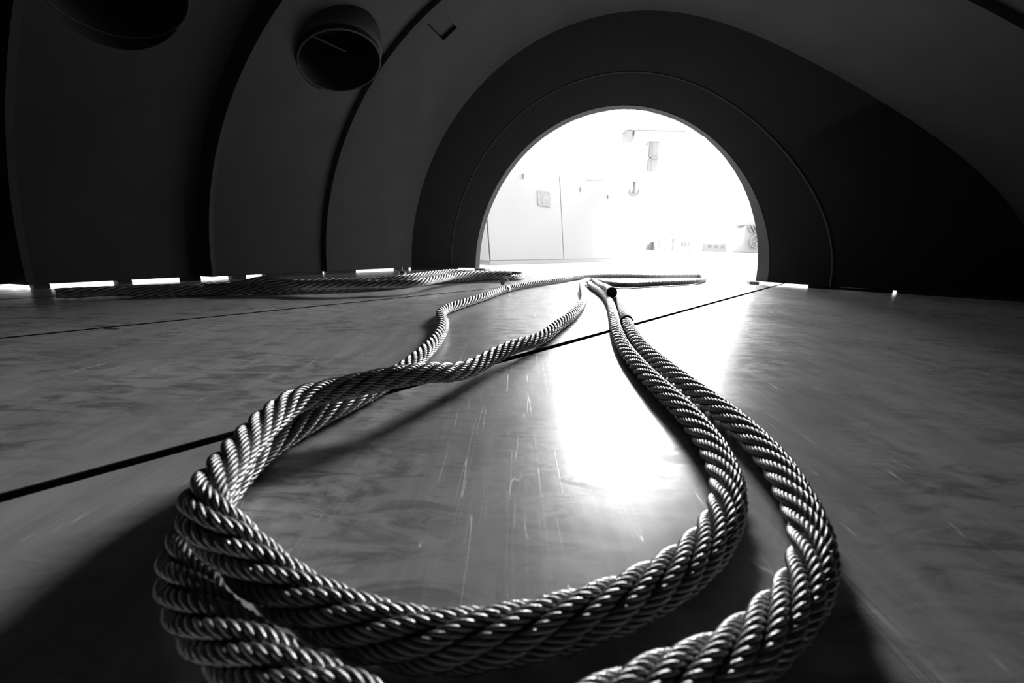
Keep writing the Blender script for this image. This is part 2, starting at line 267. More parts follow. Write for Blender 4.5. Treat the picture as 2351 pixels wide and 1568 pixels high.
# ------------------------------------------------------------------ measured data (metres)
PATHS = {
    'rope_one': [(0.732, 2.974, 0.076), (0.736, 3.009, 0.076), (0.741, 3.045, 0.077), (0.745, 3.081, 0.077), (0.749, 3.117, 0.077), (0.753, 3.152, 0.077), (0.757, 3.188, 0.077), (0.761, 3.224, 0.076), (0.765, 3.260, 0.076), (0.769, 3.296, 0.075), (0.773, 3.331, 0.074), (0.776, 3.367, 0.073), (0.780, 3.403, 0.071), (0.783, 3.439, 0.069), (0.786, 3.475, 0.067), (0.789, 3.510, 0.065), (0.793, 3.546, 0.063), (0.796, 3.582, 0.061), (0.799, 3.618, 0.059), (0.802, 3.654, 0.058), (0.806, 3.689, 0.056), (0.810, 3.725, 0.055), (0.814, 3.761, 0.053), (0.818, 3.797, 0.052), (0.823, 3.832, 0.051), (0.828, 3.868, 0.049), (0.832, 3.904, 0.048), (0.837, 3.939, 0.047), (0.842, 3.975, 0.046), (0.846, 4.011, 0.045), (0.851, 4.046, 0.044), (0.855, 4.082, 0.043), (0.859, 4.118, 0.042), (0.862, 4.154, 0.041), (0.865, 4.190, 0.040), (0.868, 4.225, 0.039), (0.869, 4.261, 0.039), (0.871, 4.297, 0.038), (0.873, 4.333, 0.038), (0.874, 4.369, 0.038), (0.875, 4.405, 0.038), (0.874, 4.441, 0.038), (0.871, 4.477, 0.038), (0.853, 4.493, 0.040), (0.836, 4.461, 0.042), (0.821, 4.428, 0.044), (0.809, 4.394, 0.045), (0.797, 4.360, 0.046), (0.786, 4.326, 0.048), (0.775, 4.292, 0.049), (0.764, 4.258, 0.050), (0.753, 4.224, 0.051), (0.743, 4.189, 0.052), (0.733, 4.154, 0.053), (0.724, 4.120, 0.055), (0.715, 4.085, 0.056), (0.706, 4.050, 0.057), (0.698, 4.015, 0.058), (0.690, 3.980, 0.059), (0.682, 3.945, 0.059), (0.674, 3.909, 0.060), (0.667, 3.874, 0.061), (0.659, 3.839, 0.061), (0.652, 3.804, 0.062), (0.645, 3.768, 0.062), (0.638, 3.733, 0.062), (0.631, 3.698, 0.062), (0.624, 3.662, 0.061), (0.618, 3.627, 0.060), (0.612, 3.591, 0.058), (0.607, 3.556, 0.056), (0.602, 3.520, 0.054), (0.597, 3.485, 0.052), (0.592, 3.449, 0.050), (0.588, 3.414, 0.047), (0.583, 3.378, 0.045), (0.578, 3.342, 0.044), (0.574, 3.307, 0.042), (0.570, 3.271, 0.040), (0.566, 3.235, 0.038), (0.562, 3.199, 0.036), (0.558, 3.164, 0.034), (0.554, 3.128, 0.032), (0.549, 3.092, 0.031), (0.544, 3.057, 0.030), (0.538, 3.021, 0.029), (0.532, 2.986, 0.029), (0.526, 2.950, 0.029), (0.519, 2.915, 0.029), (0.512, 2.880, 0.029), (0.504, 2.844, 0.029), (0.497, 2.809, 0.029), (0.489, 2.774, 0.029), (0.481, 2.739, 0.029), (0.473, 2.704, 0.029), (0.464, 2.669, 0.029), (0.456, 2.634, 0.029), (0.447, 2.599, 0.029), (0.438, 2.564, 0.029), (0.429, 2.529, 0.029), (0.420, 2.494, 0.029), (0.411, 2.460, 0.029), (0.401, 2.425, 0.029), (0.391, 2.390, 0.029), (0.381, 2.356, 0.029), (0.371, 2.321, 0.029), (0.361, 2.287, 0.029), (0.351, 2.252, 0.029), (0.340, 2.218, 0.029), (0.329, 2.184, 0.029), (0.318, 2.149, 0.029), (0.307, 2.115, 0.029), (0.295, 2.081, 0.029), (0.283, 2.047, 0.029), (0.270, 2.013, 0.029), (0.258, 1.980, 0.029), (0.245, 1.946, 0.029), (0.232, 1.912, 0.029), (0.220, 1.879, 0.029), (0.208, 1.845, 0.029), (0.196, 1.811, 0.029), (0.185, 1.776, 0.029), (0.173, 1.742, 0.029), (0.162, 1.708, 0.029), (0.149, 1.674, 0.029), (0.136, 1.641, 0.029), (0.122, 1.608, 0.030), (0.107, 1.575, 0.032), (0.092, 1.543, 0.033), (0.076, 1.510, 0.035), (0.060, 1.478, 0.037), (0.042, 1.447, 0.040), (0.024, 1.416, 0.042), (0.006, 1.385, 0.044), (-0.011, 1.353, 0.045), (-0.027, 1.321, 0.045), (-0.042, 1.288, 0.045), (-0.058, 1.256, 0.045), (-0.073, 1.223, 0.045), (-0.087, 1.190, 0.044), (-0.101, 1.157, 0.044), (-0.115, 1.124, 0.045), (-0.131, 1.092, 0.048), (-0.148, 1.060, 0.053), (-0.166, 1.029, 0.059), (-0.184, 1.000, 0.068), (-0.204, 0.971, 0.077), (-0.226, 0.943, 0.083), (-0.250, 0.916, 0.087), (-0.277, 0.893, 0.089), (-0.307, 0.874, 0.087), (-0.337, 0.855, 0.085), (-0.366, 0.837, 0.082), (-0.393, 0.814, 0.081), (-0.414, 0.786, 0.083), (-0.430, 0.753, 0.084), (-0.435, 0.718, 0.084), (-0.434, 0.682, 0.083), (-0.431, 0.647, 0.083), (-0.426, 0.612, 0.082), (-0.418, 0.577, 0.083), (-0.409, 0.543, 0.084), (-0.398, 0.509, 0.086), (-0.387, 0.476, 0.088), (-0.375, 0.443, 0.090), (-0.360, 0.411, 0.090), (-0.335, 0.387, 0.084), (-0.306, 0.378, 0.065), (-0.276, 0.365, 0.051), (-0.244, 0.351, 0.041), (-0.211, 0.338, 0.034), (-0.178, 0.327, 0.031), (-0.144, 0.316, 0.030), (-0.109, 0.308, 0.030), (-0.074, 0.303, 0.029), (-0.038, 0.305, 0.029), (-0.003, 0.310, 0.029), (0.032, 0.318, 0.029), (0.066, 0.328, 0.029), (0.100, 0.340, 0.029), (0.133, 0.354, 0.029), (0.165, 0.371, 0.029), (0.196, 0.389, 0.029), (0.225, 0.410, 0.029), (0.253, 0.433, 0.029), (0.278, 0.458, 0.029), (0.302, 0.486, 0.029), (0.323, 0.515, 0.029), (0.341, 0.546, 0.029), (0.357, 0.578, 0.029), (0.370, 0.612, 0.029), (0.380, 0.646, 0.029), (0.389, 0.681, 0.029), (0.396, 0.717, 0.029), (0.401, 0.752, 0.029), (0.405, 0.788, 0.029), (0.408, 0.824, 0.029), (0.410, 0.860, 0.029), (0.411, 0.896, 0.029), (0.411, 0.932, 0.029), (0.411, 0.968, 0.029), (0.410, 1.004, 0.029), (0.409, 1.040, 0.029), (0.408, 1.076, 0.029), (0.409, 1.112, 0.029), (0.409, 1.148, 0.029), (0.410, 1.184, 0.029), (0.411, 1.220, 0.029), (0.413, 1.256, 0.029), (0.415, 1.292, 0.029), (0.417, 1.328, 0.029), (0.419, 1.364, 0.029), (0.422, 1.399, 0.029), (0.425, 1.435, 0.029), (0.429, 1.471, 0.029), (0.434, 1.507, 0.029), (0.438, 1.542, 0.029), (0.443, 1.578, 0.029), (0.449, 1.614, 0.029), (0.454, 1.649, 0.029), (0.460, 1.685, 0.029), (0.466, 1.720, 0.029), (0.473, 1.756, 0.029), (0.479, 1.791, 0.029), (0.485, 1.827, 0.029), (0.492, 1.862, 0.029), (0.499, 1.897, 0.029), (0.507, 1.932, 0.029), (0.514, 1.968, 0.029), (0.522, 2.003, 0.029), (0.529, 2.038, 0.029), (0.537, 2.073, 0.029), (0.545, 2.108, 0.029), (0.552, 2.144, 0.029), (0.560, 2.179, 0.029), (0.567, 2.214, 0.029), (0.574, 2.249, 0.029), (0.581, 2.285, 0.029), (0.588, 2.320, 0.029), (0.595, 2.355, 0.029), (0.602, 2.391, 0.029), (0.609, 2.426, 0.029), (0.616, 2.461, 0.029), (0.623, 2.496, 0.029), (0.630, 2.532, 0.029), (0.637, 2.567, 0.029), (0.643, 2.603, 0.029), (0.650, 2.638, 0.029), (0.656, 2.673, 0.029), (0.662, 2.709, 0.029), (0.668, 2.744, 0.029), (0.674, 2.780, 0.029), (0.679, 2.816, 0.029), (0.685, 2.851, 0.029), (0.690, 2.887, 0.029), (0.695, 2.922, 0.029), (0.700, 2.958, 0.029), (0.705, 2.994, 0.029), (0.710, 3.029, 0.029), (0.714, 3.065, 0.029), (0.719, 3.101, 0.029), (0.723, 3.137, 0.029), (0.727, 3.172, 0.029), (0.730, 3.208, 0.029), (0.734, 3.244, 0.029), (0.737, 3.280, 0.029), (0.739, 3.316, 0.029), (0.741, 3.352, 0.029), (0.743, 3.388, 0.029), (0.745, 3.423, 0.029), (0.746, 3.459, 0.029), (0.747, 3.495, 0.029), (0.748, 3.531, 0.029), (0.749, 3.567, 0.029), (0.749, 3.603, 0.029), (0.750, 3.639, 0.029), (0.751, 3.675, 0.029), (0.752, 3.711, 0.029), (0.753, 3.747, 0.029), (0.754, 3.783, 0.029), (0.756, 3.819, 0.029), (0.758, 3.855, 0.029), (0.760, 3.891, 0.029), (0.763, 3.927, 0.029), (0.766, 3.962, 0.029), (0.769, 3.998, 0.029), (0.772, 4.033, 0.029), (0.777, 4.069, 0.029), (0.781, 4.104, 0.029), (0.786, 4.139, 0.029), (0.791, 4.174, 0.029)],
    'rope_two': [(0.832, 3.507, 0.029), (0.829, 3.472, 0.029), (0.826, 3.436, 0.029), (0.824, 3.400, 0.029), (0.821, 3.364, 0.029), (0.818, 3.328, 0.029), (0.816, 3.292, 0.029), (0.813, 3.256, 0.029), (0.810, 3.220, 0.029), (0.806, 3.184, 0.029), (0.803, 3.149, 0.029), (0.799, 3.113, 0.029), (0.795, 3.077, 0.029), (0.790, 3.041, 0.029), (0.785, 3.006, 0.029), (0.780, 2.970, 0.029), (0.775, 2.935, 0.029), (0.769, 2.899, 0.029), (0.763, 2.863, 0.029), (0.757, 2.828, 0.029), (0.751, 2.793, 0.029), (0.744, 2.757, 0.029), (0.737, 2.722, 0.029), (0.729, 2.687, 0.029), (0.722, 2.652, 0.029), (0.714, 2.616, 0.029), (0.706, 2.581, 0.029), (0.698, 2.546, 0.029), (0.691, 2.511, 0.029), (0.683, 2.476, 0.029), (0.676, 2.440, 0.029), (0.668, 2.405, 0.029), (0.661, 2.370, 0.029), (0.653, 2.335, 0.029), (0.646, 2.300, 0.029), (0.638, 2.264, 0.029), (0.631, 2.229, 0.029), (0.623, 2.194, 0.029), (0.616, 2.159, 0.029), (0.609, 2.123, 0.029), (0.602, 2.088, 0.029), (0.595, 2.053, 0.029), (0.588, 2.017, 0.029), (0.581, 1.982, 0.029), (0.574, 1.947, 0.029), (0.567, 1.911, 0.029), (0.561, 1.876, 0.029), (0.554, 1.841, 0.029), (0.548, 1.805, 0.029), (0.543, 1.770, 0.029), (0.537, 1.734, 0.029), (0.532, 1.698, 0.029), (0.526, 1.663, 0.029), (0.521, 1.627, 0.029), (0.517, 1.591, 0.029), (0.512, 1.556, 0.029), (0.508, 1.520, 0.029), (0.505, 1.484, 0.029), (0.502, 1.448, 0.029), (0.500, 1.412, 0.029), (0.499, 1.376, 0.029), (0.499, 1.340, 0.029), (0.498, 1.304, 0.029), (0.498, 1.268, 0.029), (0.497, 1.232, 0.029), (0.497, 1.196, 0.029), (0.497, 1.160, 0.029), (0.497, 1.124, 0.029), (0.498, 1.088, 0.029), (0.499, 1.052, 0.029), (0.501, 1.016, 0.029), (0.503, 0.980, 0.029), (0.504, 0.944, 0.029), (0.504, 0.908, 0.029), (0.504, 0.872, 0.029), (0.503, 0.836, 0.029), (0.501, 0.800, 0.029), (0.499, 0.765, 0.029), (0.494, 0.729, 0.029), (0.489, 0.693, 0.029), (0.482, 0.658, 0.029), (0.474, 0.623, 0.029), (0.463, 0.588, 0.029), (0.450, 0.555, 0.029), (0.438, 0.521, 0.029), (0.423, 0.488, 0.029), (0.406, 0.456, 0.029), (0.386, 0.426, 0.029), (0.363, 0.399, 0.029), (0.337, 0.374, 0.029), (0.309, 0.351, 0.029), (0.280, 0.331, 0.029), (0.249, 0.311, 0.029), (0.218, 0.294, 0.029), (0.185, 0.280, 0.029), (0.150, 0.269, 0.029), (0.117, 0.256, 0.029), (0.083, 0.243, 0.029), (0.049, 0.232, 0.029), (0.014, 0.224, 0.029), (-0.022, 0.221, 0.029), (-0.058, 0.220, 0.029), (-0.094, 0.225, 0.029), (-0.125, 0.243, 0.029), (-0.160, 0.253, 0.029), (-0.194, 0.266, 0.029), (-0.227, 0.281, 0.029), (-0.260, 0.297, 0.029), (-0.291, 0.314, 0.029), (-0.321, 0.335, 0.029), (-0.349, 0.359, 0.029), (-0.373, 0.386, 0.029), (-0.392, 0.417, 0.029), (-0.406, 0.451, 0.029), (-0.416, 0.486, 0.029), (-0.427, 0.521, 0.029), (-0.435, 0.556, 0.029), (-0.441, 0.592, 0.029), (-0.445, 0.628, 0.029), (-0.445, 0.664, 0.029), (-0.441, 0.701, 0.029), (-0.434, 0.736, 0.029), (-0.425, 0.771, 0.029), (-0.415, 0.806, 0.029), (-0.403, 0.840, 0.029), (-0.389, 0.874, 0.029), (-0.377, 0.908, 0.029), (-0.366, 0.942, 0.029), (-0.355, 0.976, 0.029), (-0.346, 1.011, 0.029), (-0.338, 1.046, 0.029), (-0.331, 1.081, 0.029), (-0.325, 1.117, 0.029), (-0.320, 1.152, 0.029), (-0.315, 1.188, 0.029), (-0.311, 1.224, 0.029), (-0.308, 1.259, 0.029), (-0.305, 1.295, 0.029), (-0.302, 1.331, 0.029), (-0.301, 1.367, 0.029), (-0.299, 1.403, 0.029), (-0.299, 1.439, 0.029), (-0.298, 1.475, 0.029), (-0.298, 1.511, 0.029), (-0.299, 1.547, 0.029), (-0.300, 1.583, 0.029), (-0.302, 1.619, 0.029), (-0.304, 1.655, 0.029), (-0.307, 1.691, 0.029), (-0.311, 1.727, 0.029), (-0.315, 1.763, 0.029), (-0.319, 1.798, 0.029), (-0.324, 1.834, 0.029), (-0.330, 1.869, 0.029), (-0.338, 1.905, 0.029), (-0.347, 1.939, 0.030), (-0.357, 1.974, 0.031), (-0.367, 2.009, 0.032), (-0.375, 2.044, 0.033), (-0.380, 2.079, 0.034), (-0.383, 2.115, 0.034), (-0.385, 2.151, 0.034), (-0.384, 2.187, 0.034), (-0.382, 2.223, 0.034), (-0.379, 2.259, 0.034), (-0.374, 2.295, 0.033), (-0.368, 2.330, 0.032), (-0.360, 2.365, 0.031), (-0.352, 2.400, 0.031), (-0.343, 2.435, 0.030), (-0.333, 2.470, 0.029), (-0.324, 2.504, 0.029), (-0.315, 2.539, 0.029), (-0.305, 2.574, 0.029), (-0.294, 2.608, 0.029), (-0.284, 2.643, 0.029), (-0.273, 2.677, 0.029), (-0.263, 2.711, 0.029), (-0.252, 2.746, 0.029), (-0.241, 2.780, 0.029), (-0.231, 2.815, 0.029), (-0.221, 2.849, 0.029), (-0.211, 2.884, 0.029), (-0.202, 2.919, 0.029), (-0.193, 2.954, 0.029), (-0.184, 2.989, 0.029), (-0.176, 3.024, 0.029), (-0.168, 3.059, 0.029), (-0.159, 3.094, 0.029), (-0.151, 3.129, 0.029), (-0.142, 3.164, 0.029), (-0.133, 3.198, 0.029), (-0.124, 3.233, 0.029), (-0.115, 3.268, 0.029), (-0.104, 3.303, 0.029), (-0.094, 3.337, 0.029), (-0.082, 3.371, 0.029), (-0.071, 3.405, 0.029), (-0.058, 3.439, 0.029), (-0.046, 3.473, 0.029), (-0.033, 3.506, 0.029), (-0.019, 3.540, 0.029), (-0.006, 3.573, 0.029), (0.009, 3.606, 0.029), (0.023, 3.639, 0.029), (0.038, 3.672, 0.029), (0.053, 3.704, 0.029), (0.069, 3.737, 0.029), (0.085, 3.769, 0.029), (0.101, 3.801, 0.029), (0.118, 3.833, 0.029), (0.135, 3.865, 0.029), (0.152, 3.896, 0.029), (0.169, 3.928, 0.029), (0.187, 3.959, 0.029), (0.205, 3.991, 0.029), (0.223, 4.022, 0.029), (0.241, 4.053, 0.029), (0.259, 4.084, 0.029), (0.277, 4.115, 0.029), (0.296, 4.146, 0.029), (0.314, 4.177, 0.029), (0.333, 4.208, 0.029), (0.351, 4.238, 0.029), (0.370, 4.269, 0.029), (0.389, 4.300, 0.029), (0.408, 4.331, 0.029), (0.427, 4.361, 0.029), (0.446, 4.392, 0.029), (0.464, 4.423, 0.029), (0.483, 4.453, 0.029), (0.502, 4.484, 0.029), (0.520, 4.515, 0.029), (0.538, 4.546, 0.029), (0.556, 4.577, 0.029), (0.574, 4.609, 0.029), (0.591, 4.640, 0.029), (0.609, 4.672, 0.029), (0.626, 4.703, 0.029), (0.644, 4.735, 0.029), (0.662, 4.766, 0.029), (0.679, 4.797, 0.029), (0.697, 4.829, 0.029), (0.715, 4.860, 0.029), (0.734, 4.891, 0.029), (0.752, 4.921, 0.029), (0.772, 4.952, 0.029), (0.791, 4.982, 0.029), (0.811, 5.012, 0.029), (0.832, 5.041, 0.029), (0.854, 5.070, 0.029), (0.876, 5.098, 0.029), (0.900, 5.125, 0.029), (0.924, 5.152, 0.029), (0.950, 5.177, 0.029), (0.977, 5.200, 0.029), (1.005, 5.223, 0.029), (1.035, 5.244, 0.029), (1.065, 5.264, 0.029), (1.095, 5.282, 0.029), (1.127, 5.300, 0.029), (1.159, 5.316, 0.029), (1.192, 5.331, 0.029), (1.225, 5.345, 0.029), (1.259, 5.358, 0.029), (1.292, 5.371, 0.029), (1.326, 5.383, 0.029), (1.360, 5.395, 0.029), (1.394, 5.406, 0.029), (1.429, 5.417, 0.029), (1.463, 5.427, 0.029), (1.498, 5.434, 0.029), (1.534, 5.441, 0.029), (1.569, 5.446, 0.029), (1.605, 5.451, 0.029), (1.641, 5.455, 0.029), (1.677, 5.459, 0.029), (1.712, 5.464, 0.029), (1.748, 5.468, 0.029), (1.784, 5.474, 0.029), (1.819, 5.481, 0.029), (1.854, 5.489, 0.029), (1.889, 5.498, 0.029), (1.923, 5.510, 0.029), (1.957, 5.522, 0.029), (1.990, 5.536, 0.029), (2.023, 5.551, 0.029), (2.055, 5.567, 0.029), (2.087, 5.583, 0.029), (2.119, 5.600, 0.029), (2.151, 5.617, 0.029), (2.183, 5.634, 0.029), (2.214, 5.651, 0.029), (2.246, 5.668, 0.029), (2.277, 5.686, 0.029), (2.309, 5.703, 0.029), (2.341, 5.719, 0.029), (2.373, 5.736, 0.029), (2.405, 5.751, 0.029), (2.439, 5.765, 0.029), (2.471, 5.780, 0.029), (2.504, 5.796, 0.029), (2.536, 5.812, 0.029), (2.569, 5.827, 0.029), (2.602, 5.842, 0.029), (2.635, 5.854, 0.029), (2.671, 5.860, 0.029), (2.700, 5.844, 0.029), (2.705, 5.808, 0.029), (2.700, 5.773, 0.029), (2.692, 5.738, 0.029), (2.682, 5.703, 0.029), (2.670, 5.669, 0.029), (2.658, 5.635, 0.030), (2.646, 5.601, 0.030), (2.632, 5.568, 0.030), (2.619, 5.535, 0.030), (2.604, 5.501, 0.030), (2.590, 5.468, 0.030), (2.576, 5.435, 0.031), (2.561, 5.403, 0.031), (2.546, 5.370, 0.031), (2.530, 5.337, 0.031), (2.514, 5.305, 0.031), (2.498, 5.273, 0.031), (2.481, 5.241, 0.031), (2.464, 5.210, 0.031), (2.446, 5.178, 0.031), (2.428, 5.147, 0.031), (2.410, 5.116, 0.031), (2.391, 5.086, 0.031), (2.371, 5.055, 0.031), (2.352, 5.025, 0.031), (2.331, 4.995, 0.031), (2.311, 4.966, 0.031), (2.290, 4.937, 0.031), (2.268, 4.908, 0.031), (2.246, 4.880, 0.031), (2.223, 4.852, 0.031), (2.199, 4.825, 0.031), (2.175, 4.798, 0.031), (2.149, 4.773, 0.031), (2.123, 4.748, 0.030), (2.096, 4.724, 0.030), (2.068, 4.701, 0.030), (2.040, 4.679, 0.030), (2.011, 4.657, 0.029), (1.982, 4.636, 0.029), (1.953, 4.615, 0.029), (1.923, 4.595, 0.029), (1.894, 4.575, 0.029), (1.864, 4.554, 0.029), (1.834, 4.534, 0.029), (1.805, 4.513, 0.029), (1.775, 4.493, 0.029), (1.745, 4.473, 0.029), (1.715, 4.453, 0.029), (1.685, 4.434, 0.029), (1.654, 4.414, 0.029), (1.624, 4.395, 0.029), (1.593, 4.377, 0.029), (1.562, 4.358, 0.029), (1.531, 4.339, 0.029), (1.501, 4.321, 0.029), (1.470, 4.302, 0.029), (1.439, 4.284, 0.029), (1.408, 4.265, 0.029), (1.378, 4.246, 0.029), (1.348, 4.226, 0.029), (1.319, 4.204, 0.029), (1.290, 4.182, 0.029), (1.262, 4.160, 0.029), (1.233, 4.139, 0.029), (1.203, 4.118, 0.029), (1.172, 4.101, 0.029), (1.138, 4.088, 0.029), (1.103, 4.090, 0.029), (1.072, 4.107, 0.029), (1.047, 4.133, 0.029), (1.026, 4.163, 0.029), (1.009, 4.194, 0.029), (0.995, 4.228, 0.029), (0.985, 4.262, 0.029), (0.978, 4.298, 0.029), (0.973, 4.333, 0.029), (0.969, 4.369, 0.029), (0.965, 4.405, 0.029), (0.961, 4.441, 0.029), (0.953, 4.488, 0.029)],
    'rope_three': [(-2.841, 2.459, 0.034), (-2.816, 2.486, 0.034), (-2.792, 2.512, 0.034), (-2.768, 2.539, 0.034), (-2.744, 2.566, 0.034), (-2.720, 2.592, 0.034), (-2.695, 2.619, 0.034), (-2.671, 2.645, 0.034), (-2.646, 2.671, 0.034), (-2.620, 2.697, 0.034), (-2.594, 2.722, 0.034), (-2.568, 2.746, 0.034), (-2.540, 2.769, 0.034), (-2.513, 2.792, 0.034), (-2.485, 2.815, 0.034), (-2.457, 2.838, 0.034), (-2.430, 2.861, 0.034), (-2.403, 2.885, 0.034), (-2.376, 2.910, 0.034), (-2.351, 2.935, 0.034), (-2.326, 2.961, 0.034), (-2.303, 2.988, 0.034), (-2.280, 3.016, 0.034), (-2.258, 3.045, 0.034), (-2.236, 3.073, 0.034), (-2.214, 3.102, 0.034), (-2.193, 3.131, 0.034), (-2.171, 3.160, 0.034), (-2.149, 3.188, 0.034), (-2.126, 3.216, 0.034), (-2.103, 3.243, 0.034), (-2.079, 3.270, 0.034), (-2.054, 3.296, 0.034), (-2.029, 3.322, 0.034), (-2.003, 3.347, 0.034), (-1.977, 3.372, 0.034), (-1.951, 3.397, 0.034), (-1.924, 3.421, 0.034), (-1.898, 3.445, 0.034), (-1.871, 3.469, 0.034), (-1.844, 3.493, 0.034), (-1.816, 3.517, 0.034), (-1.789, 3.540, 0.034), (-1.762, 3.563, 0.034), (-1.734, 3.587, 0.034), (-1.707, 3.610, 0.034), (-1.679, 3.633, 0.034), (-1.652, 3.656, 0.034), (-1.624, 3.679, 0.034), (-1.596, 3.701, 0.034), (-1.567, 3.724, 0.034), (-1.539, 3.746, 0.034), (-1.510, 3.768, 0.034), (-1.482, 3.790, 0.034), (-1.453, 3.812, 0.034), (-1.425, 3.833, 0.034), (-1.396, 3.855, 0.035), (-1.367, 3.877, 0.035), (-1.339, 3.899, 0.036), (-1.310, 3.920, 0.037), (-1.279, 3.939, 0.038), (-1.249, 3.959, 0.040), (-1.219, 3.978, 0.042), (-1.189, 3.998, 0.044), (-1.161, 4.020, 0.046), (-1.134, 4.044, 0.048), (-1.109, 4.070, 0.050), (-1.088, 4.099, 0.051), (-1.068, 4.129, 0.053), (-1.051, 4.161, 0.054), (-1.035, 4.193, 0.055), (-1.021, 4.226, 0.056), (-1.007, 4.259, 0.057), (-0.994, 4.293, 0.058), (-0.981, 4.327, 0.059), (-0.969, 4.361, 0.059), (-0.956, 4.394, 0.060), (-0.944, 4.428, 0.061), (-0.930, 4.461, 0.061), (-0.916, 4.494, 0.062), (-0.903, 4.528, 0.062), (-0.890, 4.562, 0.063), (-0.878, 4.595, 0.063), (-0.866, 4.630, 0.063), (-0.855, 4.664, 0.064), (-0.843, 4.698, 0.064), (-0.831, 4.732, 0.064), (-0.819, 4.765, 0.064), (-0.806, 4.799, 0.064), (-0.791, 4.832, 0.064), (-0.775, 4.864, 0.064), (-0.757, 4.895, 0.063), (-0.737, 4.925, 0.062), (-0.714, 4.953, 0.060), (-0.689, 4.979, 0.058), (-0.662, 5.003, 0.056), (-0.634, 5.025, 0.053), (-0.605, 5.046, 0.051), (-0.575, 5.066, 0.048), (-0.545, 5.084, 0.045), (-0.513, 5.102, 0.043), (-0.482, 5.120, 0.041), (-0.451, 5.137, 0.039), (-0.419, 5.154, 0.038), (-0.387, 5.171, 0.037), (-0.355, 5.187, 0.036), (-0.322, 5.201, 0.035), (-0.288, 5.215, 0.035), (-0.254, 5.226, 0.034), (-0.220, 5.235, 0.034), (-0.184, 5.241, 0.034), (-0.148, 5.242, 0.034), (-0.112, 5.239, 0.034), (-0.077, 5.233, 0.034), (-0.042, 5.224, 0.034), (-0.008, 5.211, 0.034), (0.024, 5.195, 0.034), (0.053, 5.173, 0.035), (0.075, 5.146, 0.034), (0.091, 5.113, 0.034), (0.102, 5.079, 0.034), (0.108, 5.043, 0.034), (0.111, 5.008, 0.034), (0.111, 4.972, 0.034), (0.108, 4.936, 0.034), (0.103, 4.900, 0.034), (0.095, 4.865, 0.034), (0.086, 4.830, 0.034), (0.074, 4.796, 0.034), (0.061, 4.763, 0.034), (0.045, 4.730, 0.034), (0.028, 4.699, 0.034), (0.008, 4.669, 0.034), (-0.016, 4.642, 0.034), (-0.042, 4.617, 0.034), (-0.071, 4.596, 0.034), (-0.102, 4.577, 0.034), (-0.133, 4.558, 0.034), (-0.164, 4.541, 0.034), (-0.196, 4.524, 0.034), (-0.227, 4.506, 0.034), (-0.258, 4.488, 0.034), (-0.289, 4.468, 0.034), (-0.318, 4.447, 0.034), (-0.345, 4.424, 0.034), (-0.372, 4.400, 0.034), (-0.397, 4.374, 0.034), (-0.422, 4.349, 0.034), (-0.447, 4.322, 0.034), (-0.471, 4.295, 0.034), (-0.495, 4.268, 0.034), (-0.518, 4.241, 0.034), (-0.541, 4.214, 0.034), (-0.565, 4.186, 0.034), (-0.588, 4.159, 0.034), (-0.612, 4.132, 0.034), (-0.636, 4.105, 0.034), (-0.660, 4.079, 0.034), (-0.685, 4.052, 0.034), (-0.710, 4.026, 0.034), (-0.734, 3.999, 0.034), (-0.758, 3.972, 0.034), (-0.781, 3.945, 0.034), (-0.803, 3.916, 0.034), (-0.824, 3.887, 0.034), (-0.844, 3.857, 0.034), (-0.862, 3.826, 0.034), (-0.878, 3.794, 0.034), (-0.893, 3.761, 0.034), (-0.907, 3.728, 0.034), (-0.921, 3.695, 0.034), (-0.934, 3.661, 0.034), (-0.947, 3.628, 0.034), (-0.961, 3.595, 0.034), (-0.975, 3.562, 0.034), (-0.991, 3.529, 0.034), (-1.007, 3.497, 0.034), (-1.026, 3.466, 0.034), (-1.046, 3.436, 0.034), (-1.069, 3.408, 0.034), (-1.092, 3.381, 0.034), (-1.117, 3.355, 0.034), (-1.143, 3.331, 0.034), (-1.170, 3.307, 0.034), (-1.198, 3.284, 0.034), (-1.227, 3.262, 0.034), (-1.255, 3.240, 0.034), (-1.284, 3.219, 0.034), (-1.314, 3.198, 0.034), (-1.343, 3.177, 0.034), (-1.373, 3.158, 0.034), (-1.404, 3.139, 0.034), (-1.435, 3.121, 0.034), (-1.467, 3.103, 0.034), (-1.498, 3.087, 0.034), (-1.530, 3.070, 0.034), (-1.562, 3.054, 0.034), (-1.594, 3.038, 0.034), (-1.627, 3.022, 0.034), (-1.659, 3.006, 0.034), (-1.690, 2.989, 0.034), (-1.722, 2.972, 0.034), (-1.754, 2.955, 0.034), (-1.785, 2.936, 0.034), (-1.816, 2.917, 0.034), (-1.847, 2.898, 0.034), (-1.879, 2.881, 0.034), (-1.911, 2.865, 0.034), (-1.944, 2.849, 0.034), (-1.977, 2.834, 0.034), (-2.009, 2.819, 0.034), (-2.042, 2.804, 0.034), (-2.074, 2.788, 0.034), (-2.106, 2.772, 0.034), (-2.138, 2.755, 0.034), (-2.170, 2.738, 0.034), (-2.201, 2.721, 0.034), (-2.232, 2.703, 0.034), (-2.264, 2.685, 0.034), (-2.295, 2.667, 0.034), (-2.326, 2.649, 0.034), (-2.357, 2.631, 0.034), (-2.388, 2.613, 0.034), (-2.419, 2.595, 0.034), (-2.450, 2.577, 0.034), (-2.471, 2.565, 0.034)],
